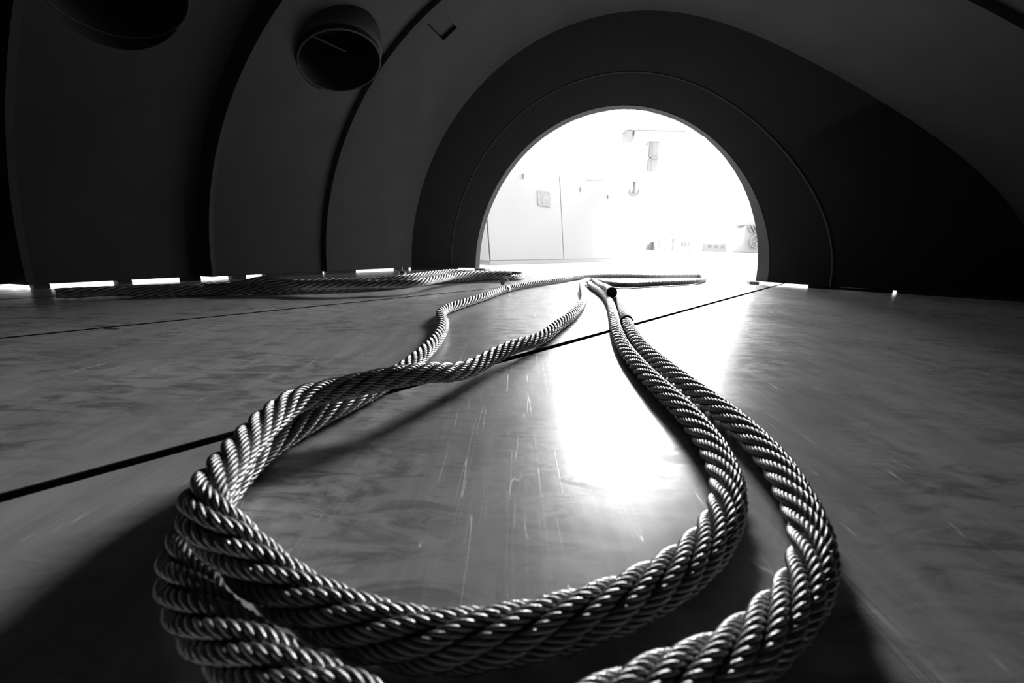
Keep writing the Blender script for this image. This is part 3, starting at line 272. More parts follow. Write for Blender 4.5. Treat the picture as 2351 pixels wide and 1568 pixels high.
    'rope_four': [(-0.037, 4.514, 0.073), (-0.070, 4.500, 0.074), (-0.104, 4.488, 0.075), (-0.138, 4.476, 0.076), (-0.171, 4.462, 0.077), (-0.204, 4.448, 0.077), (-0.236, 4.431, 0.078), (-0.266, 4.412, 0.079), (-0.297, 4.392, 0.080), (-0.326, 4.371, 0.081), (-0.354, 4.349, 0.082), (-0.380, 4.324, 0.083), (-0.405, 4.298, 0.084), (-0.428, 4.271, 0.084), (-0.449, 4.242, 0.084), (-0.469, 4.212, 0.085), (-0.488, 4.181, 0.085), (-0.506, 4.149, 0.084), (-0.522, 4.117, 0.084), (-0.538, 4.085, 0.084), (-0.553, 4.052, 0.084), (-0.567, 4.019, 0.084), (-0.581, 3.986, 0.084), (-0.593, 3.952, 0.084), (-0.604, 3.918, 0.084), (-0.613, 3.883, 0.084), (-0.622, 3.848, 0.084), (-0.630, 3.813, 0.084), (-0.638, 3.778, 0.084), (-0.645, 3.743, 0.084), (-0.653, 3.707, 0.084), (-0.660, 3.672, 0.084), (-0.669, 3.637, 0.084), (-0.678, 3.602, 0.084), (-0.687, 3.568, 0.084), (-0.695, 3.532, 0.084), (-0.703, 3.497, 0.084), (-0.710, 3.462, 0.084), (-0.717, 3.427, 0.084), (-0.725, 3.392, 0.084), (-0.734, 3.357, 0.084), (-0.745, 3.322, 0.084), (-0.757, 3.289, 0.084), (-0.772, 3.256, 0.084), (-0.791, 3.226, 0.084), (-0.815, 3.199, 0.084), (-0.843, 3.176, 0.084), (-0.874, 3.157, 0.084), (-0.905, 3.140, 0.084), (-0.938, 3.125, 0.084), (-0.970, 3.109, 0.084), (-1.002, 3.092, 0.084), (-1.033, 3.073, 0.084), (-1.063, 3.054, 0.084), (-1.093, 3.034, 0.085), (-1.123, 3.015, 0.085), (-1.154, 2.996, 0.085), (-1.186, 2.979, 0.085), (-1.219, 2.965, 0.085), (-1.253, 2.953, 0.084), (-1.288, 2.945, 0.083), (-1.324, 2.940, 0.082), (-1.360, 2.937, 0.080), (-1.395, 2.936, 0.079), (-1.431, 2.936, 0.077), (-1.467, 2.936, 0.076), (-1.503, 2.936, 0.075), (-1.539, 2.935, 0.074), (-1.574, 2.934, 0.075), (-1.610, 2.932, 0.076), (-1.646, 2.929, 0.079), (-1.682, 2.926, 0.083), (-1.718, 2.923, 0.088), (-1.754, 2.920, 0.094), (-1.791, 2.919, 0.099), (-1.828, 2.918, 0.100), (-1.865, 2.918, 0.095), (-1.902, 2.916, 0.086), (-1.937, 2.913, 0.076), (-1.973, 2.910, 0.066), (-2.008, 2.908, 0.058), (-2.043, 2.906, 0.052), (-2.079, 2.905, 0.047), (-2.114, 2.904, 0.043), (-2.150, 2.903, 0.040), (-2.185, 2.903, 0.037), (-2.221, 2.903, 0.035), (-2.245, 2.902, 0.034)],
}
BAND_AT = (0.596, 2.066, 0.028)
TAG_AT = (-0.040, 3.438, 0.028)
DASHES = [(-1.744, 1.686, 0.060, 0), (-1.840, 1.734, 0.050, 0), (-0.847, 2.886, 0.050, 0), (-0.796, 2.946, 0.050, 0), (2.210, 3.890, 0.060, 0), (2.332, 3.846, 0.080, 0)]
WIN = (15.5, 46.0, 14.9, 12.0, 5.8)       # centre, width and height in eye heights

# ------------------------------------------------------------------ the casing's own frame
PSI = math.radians(20.0)
AX = Vector((math.sin(PSI), math.cos(PSI), 0))      # outwards through the round opening
LT = Vector((math.cos(PSI), -math.sin(PSI), 0))     # to the right of that
CO = Vector((3.03 * HC, 14.11 * HC, 0))              # centre of the opening on the floor
ZB = 0.085 * HC                                      # the casing stands on packing
def fr(a, r, z):                                    # axial, lateral, height in eye heights
    return CO + AX * (a * HC) + LT * (r * HC) + Vector((0, 0, z * HC))

# ------------------------------------------------------------------ floor
S2 = math.sqrt(.5)
floor = link('floor', fix(pydata('floor', [fr(1.7, -11.6, -.10), fr(1.7, 13.6, -.10), fr(-18, 13.6, -.10), fr(-18, -11.6, -.10)], [(0, 1, 2, 3)])), M_SUB)
tag(floor, 'steel plate floor inside the casing with dark open joints', kind='structure')
ground = link('ground', fix(pydata('ground', [(-120, -60, -.09), (120, -60, -.09), (120, 220, -.09), (-120, 220, -.09)], [(0, 1, 2, 3)])), M_CONC)
tag(ground, 'pale sunlit floor of the hall outside', kind='structure')

def clip(poly, n, c):                               # keep n.p <= c
    out = []
    for i in range(len(poly)):
        p, q = poly[i], poly[(i + 1) % len(poly)]
        dp, dq = n[0] * p[0] + n[1] * p[1] - c, n[0] * q[0] + n[1] * q[1] - c
        if dp <= 0: out.append(p)
        if dp * dq < 0:
            t = dp / (dp - dq)
            out.append((p[0] + t * (q[0] - p[0]), p[1] + t * (q[1] - p[1])))
    return out

GAP = .0165
outline = [fr(1.65, -11.5, 0), fr(1.65, 13.5, 0), fr(-18, 13.5, 0), fr(-18, -11.5, 0)]
outline = [(p.x, p.y) for p in outline]
JOINTS = [((-1.962, 1.340), (8.606, 12.902)), ((-4.495, 4.273), (-.300, 9.582))]    # the two joints that show, eye heights
lines = []
for (x0, y0), (x1, y1) in JOINTS:
    n = Vector((-(y1 - y0), x1 - x0)).normalized()
    lines.append((n, n.dot(Vector((x0, y0))) * HC))
(na, ca), (nb, cb_) = lines
cuts = [(na, ca - 9.0 * HC), (na, ca - 6.2 * HC), (na, ca), (nb, cb_), (nb, cb_ + 3.6 * HC), (nb, cb_ + 7.2 * HC)]
for i in range(len(cuts) + 1):
    pl = outline
    if i > 0: pl = clip(pl, -cuts[i - 1][0], -(cuts[i - 1][1] + GAP))
    if i < len(cuts): pl = clip(pl, cuts[i][0], cuts[i][1] - GAP)
    if len(pl) < 3: continue
    b = bmesh.new()
    vs = [b.verts.new((x, y, -.03)) for x, y in pl]
    fc = b.faces.new(vs)
    e = bmesh.ops.extrude_face_region(b, geom=[fc])
    top = [v for v in e['geom'] if isinstance(v, bmesh.types.BMVert)]
    bmesh.ops.translate(b, vec=(0, 0, .03), verts=top)
    te = [x for x in b.edges if all(v in top for v in x.verts)]
    bmesh.ops.bevel(b, geom=te, offset=.0015, segments=1, affect='EDGES')
    me = bm_mesh('floor_plate', b)
    o = link('floor_plate', me, M_PLATE, floor)
    me.materials.append(M_EDGE)                     # sides coloured dark for the shade in the joints
    for p in me.polygons:
        if abs(p.normal.z) < .3: p.material_index = 1
# thin dark strips laid along the joints
for x, y, l_, rz in DASHES:
    box('edge_dash', (l_, .012, .002), (x, y, .0002), M_SUB, floor, rz, 0)

# ------------------------------------------------------------------ casing shell
shell = empty('wall_casing', CO)
tag(shell, 'dark steel half casing arching over the plates, with a round end opening', kind='structure')
NT = 96
def band(name, st, th=.22, mat=M_SHELL, cutters=(), parent=shell, n=NT):
    """solid half ring lofted through stations (axial, half width, height)"""
    V, F = [], []
    m = len(st)
    for lay in (0, 1):
        for a, r, h, *ex in st:
            for k in range(n + 1):
                t = PI * k / n
                r_, r = r, r + (ex[0] * max(0.0, math.cos(t)) ** 3.5 if ex else 0.0)
                q = fr(a, (r + lay * th) * math.cos(t), (h + lay * th) * math.sin(t))
                r = r_
                V.append((q.x, q.y, q.z + ZB))
    W = n + 1
    def idx(lay, j, k): return (lay * m + j) * W + k
    for j in range(m - 1):
        for k in range(n):
            F.append((idx(0, j, k), idx(0, j, k + 1), idx(0, j + 1, k + 1), idx(0, j + 1, k)))
            F.append((idx(1, j, k), idx(1, j + 1, k), idx(1, j + 1, k + 1), idx(1, j, k + 1)))
        for k in (0, n):
            F.append((idx(0, j, k), idx(0, j + 1, k), idx(1, j + 1, k), idx(1, j, k)))
    for j in (0, m - 1):
        for k in range(n):
            F.append((idx(0, j, k), idx(1, j, k), idx(1, j, k + 1), idx(0, j, k + 1)))
    me = fix(pydata(name, V, F))
    if cutters:
        o = bpy.data.objects.new('tmp', me); COL.objects.link(o)
        tmp = [o]
        for cm in cutters:
            c = bpy.data.objects.new('tmp_cut', cm); COL.objects.link(c); tmp.append(c)
            md = o.modifiers.new('cut', 'BOOLEAN'); md.operation = 'DIFFERENCE'; md.object = c; md.solver = 'EXACT'
        bpy.context.view_layer.update()
        dg = bpy.context.evaluated_depsgraph_get()
        me2 = bpy.data.meshes.new_from_object(o.evaluated_get(dg))
        for x in tmp: bpy.data.objects.remove(x, do_unlink=True)
        me = me2; me.name = name
    o = link(name, me, mat, parent)
    for p in o.data.polygons: p.use_smooth = True
    o.data.set_sharp_from_angle(angle=math.radians(28))
    return o

# inner profile, from the opening towards the camera (eye heights)
P_OPEN = (0.0, 4.80, 5.27)
P_EDGE = (-1.45, 6.75, 7.15, 3.4)
P_SEAM = (-4.93, 7.45, 7.15, 3.0)
P_STEP = (-7.80, 7.97, 6.60, 3.0)
P_STEP2 = (-8.15, 8.25, 6.90, 3.0)
P_RIM = (-10.55, 8.60, 6.95, 3.0)
P_RIM2 = (-10.80, 9.00, 7.35, 3.0)
P_BACK = (-15.4, 9.40, 7.45, 3.0)

def lerp3(p, q, t): return tuple(a + (b_ - a) * t for a, b_ in zip(p, q))
def on_band(p, q, a, tdeg):
    """point, inward normal of the shell at axial position a and angle t"""
    s = (a - p[0]) / (q[0] - p[0])
    def pt(aa, t):
        s_ = (aa - p[0]) / (q[0] - p[0])
        _, r, h = lerp3(p[:3], q[:3], s_)
        c = fr(aa, r * math.cos(t), h * math.sin(t)); c.z += ZB
        return c
    t = math.radians(tdeg)
    c = pt(a, t)
    d1 = pt(a + .01, t) - pt(a - .01, t)
    d2 = pt(a, t + .01) - pt(a, t - .01)
    n = d1.cross(d2).normalized()
    if n.dot(CO + AX * (a * HC) + Vector((0, 0, .5)) - c) < 0: n = -n
    return c, n
def basis(c, n, x):
    x = (x - n * x.dot(n)).normalized()
    y = n.cross(x)
    return Matrix(((x.x, y.x, n.x, c.x), (x.y, y.y, n.y, c.y), (x.z, y.z, n.z, c.z), (0, 0, 0, 1)))

# jamb of the opening and dished end plate
band('opening_lip', [(0.34, 4.80, 5.27, .02), (0.0, 4.82, 5.29, .25)], .2)
band('end_plate', [(-.0, 4.83, 5.30, .26), (-.55, 5.58, 6.0, .9), P_EDGE], .3, M_ENDP)
band('weld_ring', [(-.54, 5.57, 5.995, .9), (-.56, 5.58, 6.005, .9), (-.58, 5.60, 6.02, .9)], .05, M_ENDP)
# nozzle stubs through the casing
c1, n1 = on_band(P_SEAM, P_STEP, -6.2, 133.6)
ax1 = (n1 * .75 + Vector((0, 0, -1)) * .55 - AX * .15).normalized()
R1 = .90 * HC
MX1 = basis(c1, ax1, AX)
c2, n2 = on_band(P_STEP2, P_RIM, -9.72, 138.0)
ax2 = (n2 * .8 + Vector((0, 0, -1)) * .45).normalized()
R2 = .95 * HC
MX2 = basis(c2, ax2, AX)
def cutter(M, r, l=1.2):
    b = bmesh.new()
    bmesh.ops.create_cone(b, cap_ends=True, segments=48, radius1=r, radius2=r, depth=l, matrix=M)
    return bm_mesh('cut', b)
def box_cutter(M, size):
    b = bmesh.new(); add_box(b, size, M)
    return bm_mesh('cut', b)
c3, n3 = on_band(P_EDGE, P_SEAM, -4.22, 120.8)
MX3 = basis(c3, n3, AX)
pocket = box_cutter(MX3, (.75 * HC, .46 * HC, .16 * HC))

band('shell_band', [P_EDGE, (-4.86, 7.43, 7.15, 3.0)], .3, cutters=(pocket,))
band('joint_bead', [(-4.80, 7.36, 7.08, 3.0), (-4.85, 7.31, 7.03, 3.0), (-4.95, 7.33, 7.04, 3.0), (-5.0, 7.44, 7.14, 3.0)], .4)
band('shell_band', [(-5.0, 7.46, 7.14, 3.0), P_STEP], .3, cutters=(cutter(MX1, R1 - .004),))
band('step_ring', [(-7.76, 7.90, 6.54, 3.0), (-7.86, 7.90, 6.54, 3.0), (-7.92, 8.24, 6.89, 3.0), P_STEP2], .4)
band('shell_band', [P_STEP2, P_RIM], .3, cutters=(cutter(MX2, R2 - .004),))
band('step_ring', [(-10.52, 8.54, 6.90, 3.0), (-10.62, 8.54, 6.90, 3.0), (-10.68, 8.98, 7.33, 3.0), P_RIM2], .4)
band('shell_band', [P_RIM2, P_BACK], .3)

def nozzle(M, R, inner, outer, collar):
    prof = [(R, -outer), (R, inner), (R - .012, inner + .004), (R - .018, inner), (R - .018, -outer)]
    t = link('nozzle', lathe('nozzle', prof, M), M_SHELL, shell)
    for p in t.data.polygons: p.use_smooth = True
    t.data.set_sharp_from_angle(angle=math.radians(30))
    b = bmesh.new()
    bmesh.ops.create_cone(b, cap_ends=True, segments=48, radius1=R + .03, radius2=R + .03, depth=.02, matrix=M @ Matrix.Translation((0, 0, -outer)))
    link('blind_cover', bm_mesh('blind_cover', b), M_SHELL, t)
    if collar:
        # flared collar welded round the stub on the casing
        prof = [(R + .002, -.10), (R + .002, .075), (R + .012, .070), (R + .035, .03), (R + .055, -.03), (R + .06, -.10)]
        c = link('collar', lathe('collar', prof, M), M_SHELL, t, True)
        bar = box('baffle_edge', (R * 1.15, .012, .012), (0, 0, 0), M_SHELL, t, bevel=.002,
                  rot=M @ Matrix.Rotation(math.radians(NOZ_ROT), 4, 'Z') @ Matrix.Translation((R * .40, -R * .14, inner - .10)))
    return t
NOZ_ROT = 193.0
nozzle(MX1, R1, .115, .46, True)
nozzle(MX2, R2, .03, .50, False)

# unseen end wall behind the camera, set close and dark to limit bounced light
b = bmesh.new()
vs = []
for k in range(65):
    t = PI * k / 64
    q = fr(-15.3, (9.6 + 3.0 * max(0.0, math.cos(t)) ** 3.5) * math.cos(t), 7.7 * math.sin(t)); q.z += ZB
    vs.append(b.verts.new(q))
fc = b.faces.new(vs)
e = bmesh.ops.extrude_face_region(b, geom=[fc])
bmesh.ops.translate(b, vec=-AX * .08, verts=[v for v in e['geom'] if isinstance(v, bmesh.types.BMVert)])
tag(link('wall_back', bm_mesh('wall_back', b), M_ENDP), 'unseen dark end wall closing the casing', kind='structure')

# packing under the casing's edge
def base_pt(a, side):
    st = [P_BACK, P_RIM2, P_RIM, P_STEP2, P_STEP, P_SEAM, P_EDGE, P_OPEN]
    r = [s_[1] + (s_[3] if side > 0 and len(s_) > 3 else 0.0) for s_ in st]
    return float(np.interp(a, [s_[0] for s_ in st], r))
# (axial start, axial end) of each piece of packing along the two edges
PACK = {-1: ((-.35, -1.40), (-1.55, -2.05), (-3.80, -4.75), (-4.95, -6.55), (-7.05, -7.35), (-7.93, -8.27), (-9.14, -9.36), (-10.3, -10.5), (-11.2, -11.5), (-12.9, -13.3), (-14.6, -15.0)),
        1: ((-.30, -.78), (-.80, -1.437), (-1.465, -3.4), (-3.42, -5.9), (-5.92, -8.1), (-8.2, -10.5), (-10.85, -13.4), (-13.42, -15.2))}
for side in (-1, 1):
    for a0, a1 in PACK[side]:
        p, q = fr(a0, side * (base_pt(a0, side) + .15), 0), fr(a1, side * (base_pt(a1, side) + .15), 0)
        d = q - p
        long_ = d.length > .8 * HC
        m = (p + q) / 2
        o = box('packing_block', (d.length, (.26 if side < 0 else .09) * HC, ZB - .0015), (m.x, m.y, ZB / 2), M_PACK, None, math.atan2(d.y, d.x), .003)
        lab = ('%s dark packing %s under the casing edge on the side %s the nozzles'
               % ('long' if long_ else 'short', 'beam' if long_ else 'block', 'with' if side < 0 else 'opposite'))
        tag(o, lab, 'packing block', lab.replace(' packing', '') + ' (packing)')
p = fr(-1.36, P_EDGE[1] + P_EDGE[3] + .62, 0)
o = box('packing_block', (.5 * HC, .5 * HC, ZB - .0015), (p.x, p.y, ZB / 2), M_PACK, None, -PSI, .003)  # added to stop the bright gap where two beams meet
tag(o, 'square dark block added behind two long packing beams to stop light at their joint', 'packing block')
for r, sz, lab in ((-4.60, .46, 'pale wooden block under the opening lip beside the pile of rope'), (4.72, .26, 'pale wooden block under the opening lip on the side away from the rope pile')):
    p = fr(.18, r, 0)
    o = box('wooden_block', (sz * HC, .5 * HC, ZB - .002), (p.x, p.y, ZB / 2), M_WOOD, None, -PSI, .003)
    tag(o, lab, 'block')

# ------------------------------------------------------------------ wire ropes
D_ROPE = 0.056
LAY = 5.5 * D_ROPE
LAY2 = 1.02 * D_ROPE
CAMP = np.array([0, 0, HC])

def catmull(P, n=14):
    P = np.array(P)
    Q = np.vstack([2 * P[0] - P[1], P, 2 * P[-1] - P[-2]])
    out = []
    for i in range(1, len(Q) - 2):
        p0, p1, p2, p3 = Q[i - 1], Q[i], Q[i + 1], Q[i + 2]
        for t in np.linspace(0, 1, n, endpoint=False):
            out.append(.5 * ((2 * p1) + (-p0 + p2) * t + (2 * p0 - 5 * p1 + 4 * p2 - p3) * t * t + (-p0 + 3 * p1 - 3 * p2 + p3) * t ** 3))
    out.append(P[-1])
    return np.array(out)

def resample(P, smin, smax, dref):
    C = catmull(P)
    L = np.r_[0, np.cumsum(np.linalg.norm(np.diff(C, axis=0), axis=1))]
    s, S = 0.0, []
    while s < L[-1]:
        S.append(s)
        p = np.array([np.interp(s, L, C[:, k]) for k in range(3)])
        s += min(smax, max(smin, smin * np.linalg.norm(p - CAMP) / dref))
    S.append(L[-1]); S = np.array(S)
    X = np.stack([np.interp(S, L, C[:, k]) for k in range(3)], 1)
    # light smoothing
    for _ in range(3): X[1:-1] = .5 * X[1:-1] + .25 * (X[2:] + X[:-2])
    return X, S

def unit(v): return v / np.linalg.norm(v, axis=-1, keepdims=True)

def frames(X):
    T = unit(np.gradient(X, axis=0))
    N = np.zeros_like(X)
    n = np.cross([0, 0, 1.0], T[0]); n /= np.linalg.norm(n)
    for i in range(len(X)):
        n = n - T[i] * (n @ T[i]); n /= np.linalg.norm(n)
        N[i] = n
    return T, N, np.cross(T, N)

def sweep(name, Cn, E1, r, n, mat, parent, lobes=None):
    """tube about the curve Cn; E1 fixes the section's zero direction. lobes: radius per section vertex"""
    T = unit(np.gradient(Cn, axis=0))
    E1 = unit(E1 - T * (E1 * T).sum(1, keepdims=True))
    E2 = np.cross(T, E1)
    th = np.arange(n) * 2 * PI / n
    rad = np.full(n, r) if lobes is None else lobes
    V = Cn[:, None] + (rad * np.cos(th))[None, :, None] * E1[:, None] + (rad * np.sin(th))[None, :, None] * E2[:, None]
    m = len(Cn)
    V = V.reshape(-1, 3).astype(np.float32)
    i = np.arange(m - 1)[:, None] * n
    k = np.arange(n)[None]
    k2 = (k + 1) % n
    Q = np.stack([i + k, i + k2, i + n + k2, i + n + k], -1).reshape(-1, 4)
    me = bpy.data.meshes.new(name)
    nq = len(Q)
    me.vertices.add(len(V)); me.vertices.foreach_set('co', V.ravel())
    tot = nq * 4 + 2 * n
    me.loops.add(tot)
    li = np.r_[Q.ravel(), np.arange(n - 1, -1, -1), (m - 1) * n + np.arange(n)].astype(np.int32)
    me.loops.foreach_set('vertex_index', li)
    me.polygons.add(nq + 2)
    me.polygons.foreach_set('loop_start', np.r_[np.arange(nq) * 4, nq * 4, nq * 4 + n].astype(np.int32))
    me.update(calc_edges=True)
    me.polygons.foreach_set('use_smooth', [True] * nq + [False, False])
    me.update()
    return link(name, me, mat, parent)

def make_rope(key, label, group, wires=True, smin=.0042, smax=.006, phase=0.0, D_ROPE=D_ROPE):
    LAY = 5.5 * D_ROPE; LAY2 = 1.02 * D_ROPE
    X, S = resample(PATHS[key], smin, smax, .75)
    T, N, B = frames(X)
    root = empty('wire_rope', (float(X[0][0]), float(X[0][1]), 0.0))
    tag(root, label, 'wire rope', group)
    sweep('core', X, N, D_ROPE / 6 * .98, 8, M_CORE, root)
    r1, rs = D_ROPE / 3, D_ROPE / 6
    for k in range(6):
        ph = -2 * PI * S / LAY + k * PI / 3 + phase
        e1 = np.cos(ph)[:, None] * N + np.sin(ph)[:, None] * B
        C = X + r1 * e1
        Ts = unit(np.gradient(C, axis=0))
        e1 = unit(e1 - Ts * (e1 * Ts).sum(1, keepdims=True))
        e2 = np.cross(Ts, e1)
        if wires:
            st = sweep('strand', C, e1, rs * .46, 6, M_CORE, root)
            for j in range(6):
                ps = 2 * PI * S / LAY2 + j * PI / 3 + k * .35
                d = np.cos(ps)[:, None] * e1 + np.sin(ps)[:, None] * e2
                sweep('wire', C + rs * .675 * d, d, rs * .325, 6, M_WIRE, st)
        else:
            ps = 2 * PI * S / LAY2 + k * .35
            d = np.cos(ps)[:, None] * e1 + np.sin(ps)[:, None] * e2
            nn = 24
            lob = np.array([rs * (.86 + .14 * abs(math.cos(3 * 2 * PI * q / nn)) ** .5) for q in range(nn)])
            sweep('strand', C, d, rs, nn, M_WIRE, root, lob)
    return root, X, T

GR = None
rope1, X1, T1 = make_rope('rope_one', 'long steel wire rope with a flat black end socket, crossing over the banded rope', None)
rope2, X2, T2 = make_rope('rope_two', 'long steel wire rope with a black band and a metal tag', None, phase=.4)
rope3, X3, T3 = make_rope('rope_three', 'steel wire rope folded back on itself on the floor along the casing wall', None, False, .006, .006, 0.0, 1.2 * D_ROPE)
rope4, X4, T4 = make_rope('rope_four', 'short steel wire rope lying across the folded rope by the casing wall', None, False, .006, .006, .3, 1.2 * D_ROPE)

def disc_on(name, p, t, r, l_, mat, parent, n=32, bevel=.002):
    t = Vector(t).normalized()
    M = t.to_track_quat('Z', 'Y').to_matrix().to_4x4()
    M.translation = Vector(p)
    b = bmesh.new()
    bmesh.ops.create_cone(b, cap_ends=True, segments=n, radius1=r, radius2=r, depth=l_, matrix=M)
    es = [e for e in b.edges if e.is_boundary is False and abs(e.calc_face_angle(0)) > .8]
    bmesh.ops.bevel(b, geom=es, offset=bevel, segments=2, affect='EDGES')
    return link(name, bm_mesh(name, b), mat, parent)
# flat end socket of the second rope
def ring_on(name, p, t, r0, r1_, l_, mat, parent):
    t = Vector(t).normalized()
    M = t.to_track_quat('Z', 'Y').to_matrix().to_4x4(); M.translation = Vector(p)
    h = l_ / 2
    return link(name, lathe(name, [(r0, -h), (r1_ - .002, -h), (r1_, -h + .002), (r1_, h - .002), (r1_ - .002, h), (r0, h)], M, 32), mat, parent)
ring_on('end_sleeve', X1[3], T1[3], D_ROPE * .40, D_ROPE * .68, .05, M_WIRE, rope1)
disc_on('cut_end', X1[0] - T1[0] * .012, T1[0], D_ROPE * .70, .020, M_CUT, rope1)
ib = int(np.argmin(np.linalg.norm(X2 - np.array(BAND_AT), axis=1)))
ring_on('seizing_band', X2[ib], T2[ib], D_ROPE * .40, D_ROPE * .60, .075, M_BAND, rope2)

# stamped tag wired to the far run of the second rope
it = int(np.argmin(np.linalg.norm(X2 - np.array(TAG_AT), axis=1)))
tp = Vector(X2[it]) + Vector((-.01, 0, D_ROPE * .62))
b = bmesh.new()
MT = Matrix.Translation(tp + Vector((-.03, .01, .035))) @ Matrix.Rotation(.5, 4, 'Z') @ Matrix.Rotation(math.radians(80), 4, 'X') @ Matrix.Diagonal((.55, 1, 1, 1))
bmesh.ops.create_cone(b, cap_ends=True, segments=28, radius1=.042, radius2=.042, depth=.003, matrix=MT)
tagm = link('tag', bm_mesh('tag', b), M_BRASS, rope2)
tagm['label'] = 'small oval metal tag'
Pw = [tp + Vector((-.03, .01, .07)), tp + Vector((.0, .0, .06)), tp + Vector((.06, -.0, .0)), tp + Vector((.08, 0, -.03))]
link('tag_wire', tube_mesh('tag_wire', Pw, .0018, 6), M_BRASS, tagm)
ring_on('seizing', X2[it], T2[it], D_ROPE * .44, D_ROPE * .53, .05, M_WIRE, rope2)
ring_on('seizing', X2[it + 4 if it + 4 < len(X2) else it], T2[it], D_ROPE * .44, D_ROPE * .54, .02, M_WIRE, rope2)

# small lifting eye standing behind the pile
ev = Vector((-3.617 * HC, 13.123 * HC, 0))
lug = link('lifting_lug', lathe('lifting_lug', [(.0, .0), (.05, .0), (.048, .012), (.03, .03), (.0, .036)], Matrix.Translation(ev), 20, False), M_WIRE)
lug2 = link('pin', tube_mesh('pin', [ev + Vector((0, 0, .03)), ev + Vector((-.006, 0, .06)), ev + Vector((-.01, 0, .085))], .006, 8), M_WIRE, lug)
tag(lug, 'small rounded steel lug with a pin behind the folded rope', 'lug')

# ------------------------------------------------------------------ the hall outside
def E(x, y, z): return Vector((x * HC, y * HC, z * HC))
M_OUT = plain('pale_painted_steel', .30, .6, 0, .02, 1.0)
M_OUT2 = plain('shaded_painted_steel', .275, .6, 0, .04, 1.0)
M_OUT3 = plain('grey_machinery', .21, .6, 0, .2, 3.0)
M_OUT4 = plain('dark_hood', .06, .6, 0, .2, 3.0)
M_CRANE = plain('pale_crane_paint', .42, .6, 0, .02, 1.0)
M_LINE = plain('joint_shade_plate_grey', .24, .7)  # panel joint's shade put into the body colour; also plate and lug grey

# tall steel box unit standing outside, two front panels and an end panel
unit_o = empty('steel_housing', E(3.6, 30.5, -.22))
tag(unit_o, 'pale steel housing of two tall panels with a small rounded plate, outside the opening', 'housing')
A0 = E(-1.40, 24.5, 0)
dv = Vector((.653, .757, 0)).normalized()                   # along its front
nv = Vector((-dv.y, dv.x, 0))                               # and back from it
LEAN = .13
def wall_pt(s_, o_, z): return A0 + dv * (s_ * HC) + nv * ((o_ + LEAN * z) * HC) + Vector((0, 0, z * HC))
def panel(name, a0, a1, z0, z1, mat, off=0.0, th=.12):
    V = [wall_pt(a, o_, z) for o_ in (off, off + th) for a, z in ((a0, z0), (a1, z0), (a1, z1), (a0, z1))]
    m = fix(pydata(name, V, [(0, 1, 2, 3), (4, 7, 6, 5), (0, 4, 5, 1), (1, 5, 6, 2), (2, 6, 7, 3), (3, 7, 4, 0)]))
    b = bmesh.new(); b.from_mesh(m)
    bmesh.ops.bevel(b, geom=b.edges[:], offset=.006, segments=1, affect='EDGES')
    b.to_mesh(m); b.free()
    return link(name, m, mat, unit_o)
panel('front_panel', .0, 7.80, .06, 5.95, M_OUT)
panel('front_panel', 7.88, 15.85, .06, 5.95, M_OUT)
panel('body', .05, 15.8, .05, 5.9, M_LINE, .125, 3.6)
panel('plinth', -.02, 15.6, -.22, .05, M_OUT2, .02, 3.7)
V = [wall_pt(-.12 - o_, s_, z) for o_ in (0, .10) for s_, z in ((0, .05), (3.7, .05), (3.7, 5.9), (0, 5.9))]
link('end_panel', fix(pydata('end_panel', V, [(0, 1, 2, 3), (4, 7, 6, 5), (0, 4, 5, 1), (1, 5, 6, 2), (2, 6, 7, 3), (3, 7, 4, 0)])), M_OUT2, unit_o)
b = bmesh.new()
rx, rz_, cr = .74, .50, .14
pts = []
for cxs, czs, a0 in ((1, 1, 0), (-1, 1, 90), (-1, -1, 180), (1, -1, 270)):
    for q in range(5):
        t = math.radians(a0 + q * 22.5)
        pts.append((cxs * (rx - cr) + cr * math.cos(t), czs * (rz_ - cr) + cr * math.sin(t)))
vs = [b.verts.new(wall_pt(x + 5.75, -.05, z + 4.15)) for x, z in pts]
fc = b.faces.new(vs)
e = bmesh.ops.extrude_face_region(b, geom=[fc])
bmesh.ops.translate(b, vec=nv * .03, verts=[v for v in e['geom'] if isinstance(v, bmesh.types.BMVert)])
link('rounded_plate', bm_mesh('rounded_plate', b), M_LINE, unit_o)
for s_, z in ((3.6, 5.35), (10.6, 5.3), (15.0, 5.2)):
    box('lug', (.10 * HC, .10 * HC, .30 * HC), wall_pt(s_, -.04, z), M_LINE, unit_o, math.atan2(dv.y, dv.x), .004)

# overhead crane with a double hook
cr_o = empty('overhead_crane', E(12, 40, -.22))
tag(cr_o, 'pale overhead travelling crane with a mast, carriage beam and double hook', 'crane')
def cbox(name, x0, x1, y0, y1, z0, z1, mat, parent=cr_o, bevel=.008):
    return box(name, ((x1 - x0) * HC, (y1 - y0) * HC, (z1 - z0) * HC), E((x0 + x1) / 2, (y0 + y1) / 2, (z0 + z1) / 2), mat, parent, 0, bevel)
cbox('bridge_girder', -22, 60, 39.4, 41.2, 11.35, 12.8, M_CRANE)
cbox('column', -23, -21.5, 39.4, 41.2, -.22, 12.8, M_OUT)
cbox('column', 59, 60.5, 39.4, 41.2, -.22, 12.8, M_OUT)
cbox('trolley', 10.6, 15.2, 39.5, 41, 10.45, 11.34, M_CRANE)
cbox('trolley_end', 9.85, 10.4, 39.5, 41, 10.35, 11.34, M_OUT2)
cbox('mast', 12.0, 12.95, 39.6, 40.8, 7.0, 10.44, M_OUT2)
cbox('mast_rail', 12.12, 12.3, 39.45, 39.59, 7.0, 10.44, M_OUT3)
cbox('mast_tie', 11.98, 12.97, 39.45, 39.59, 9.0, 9.14, M_OUT3)
cbox('carriage_beam', 6.2, 13.0, 37.2, 40.8, 6.75, 7.5, M_CRANE)
cbox('carriage_edge', 6.2, 12.0, 37.0, 37.19, 6.62, 6.76, M_CRANE)
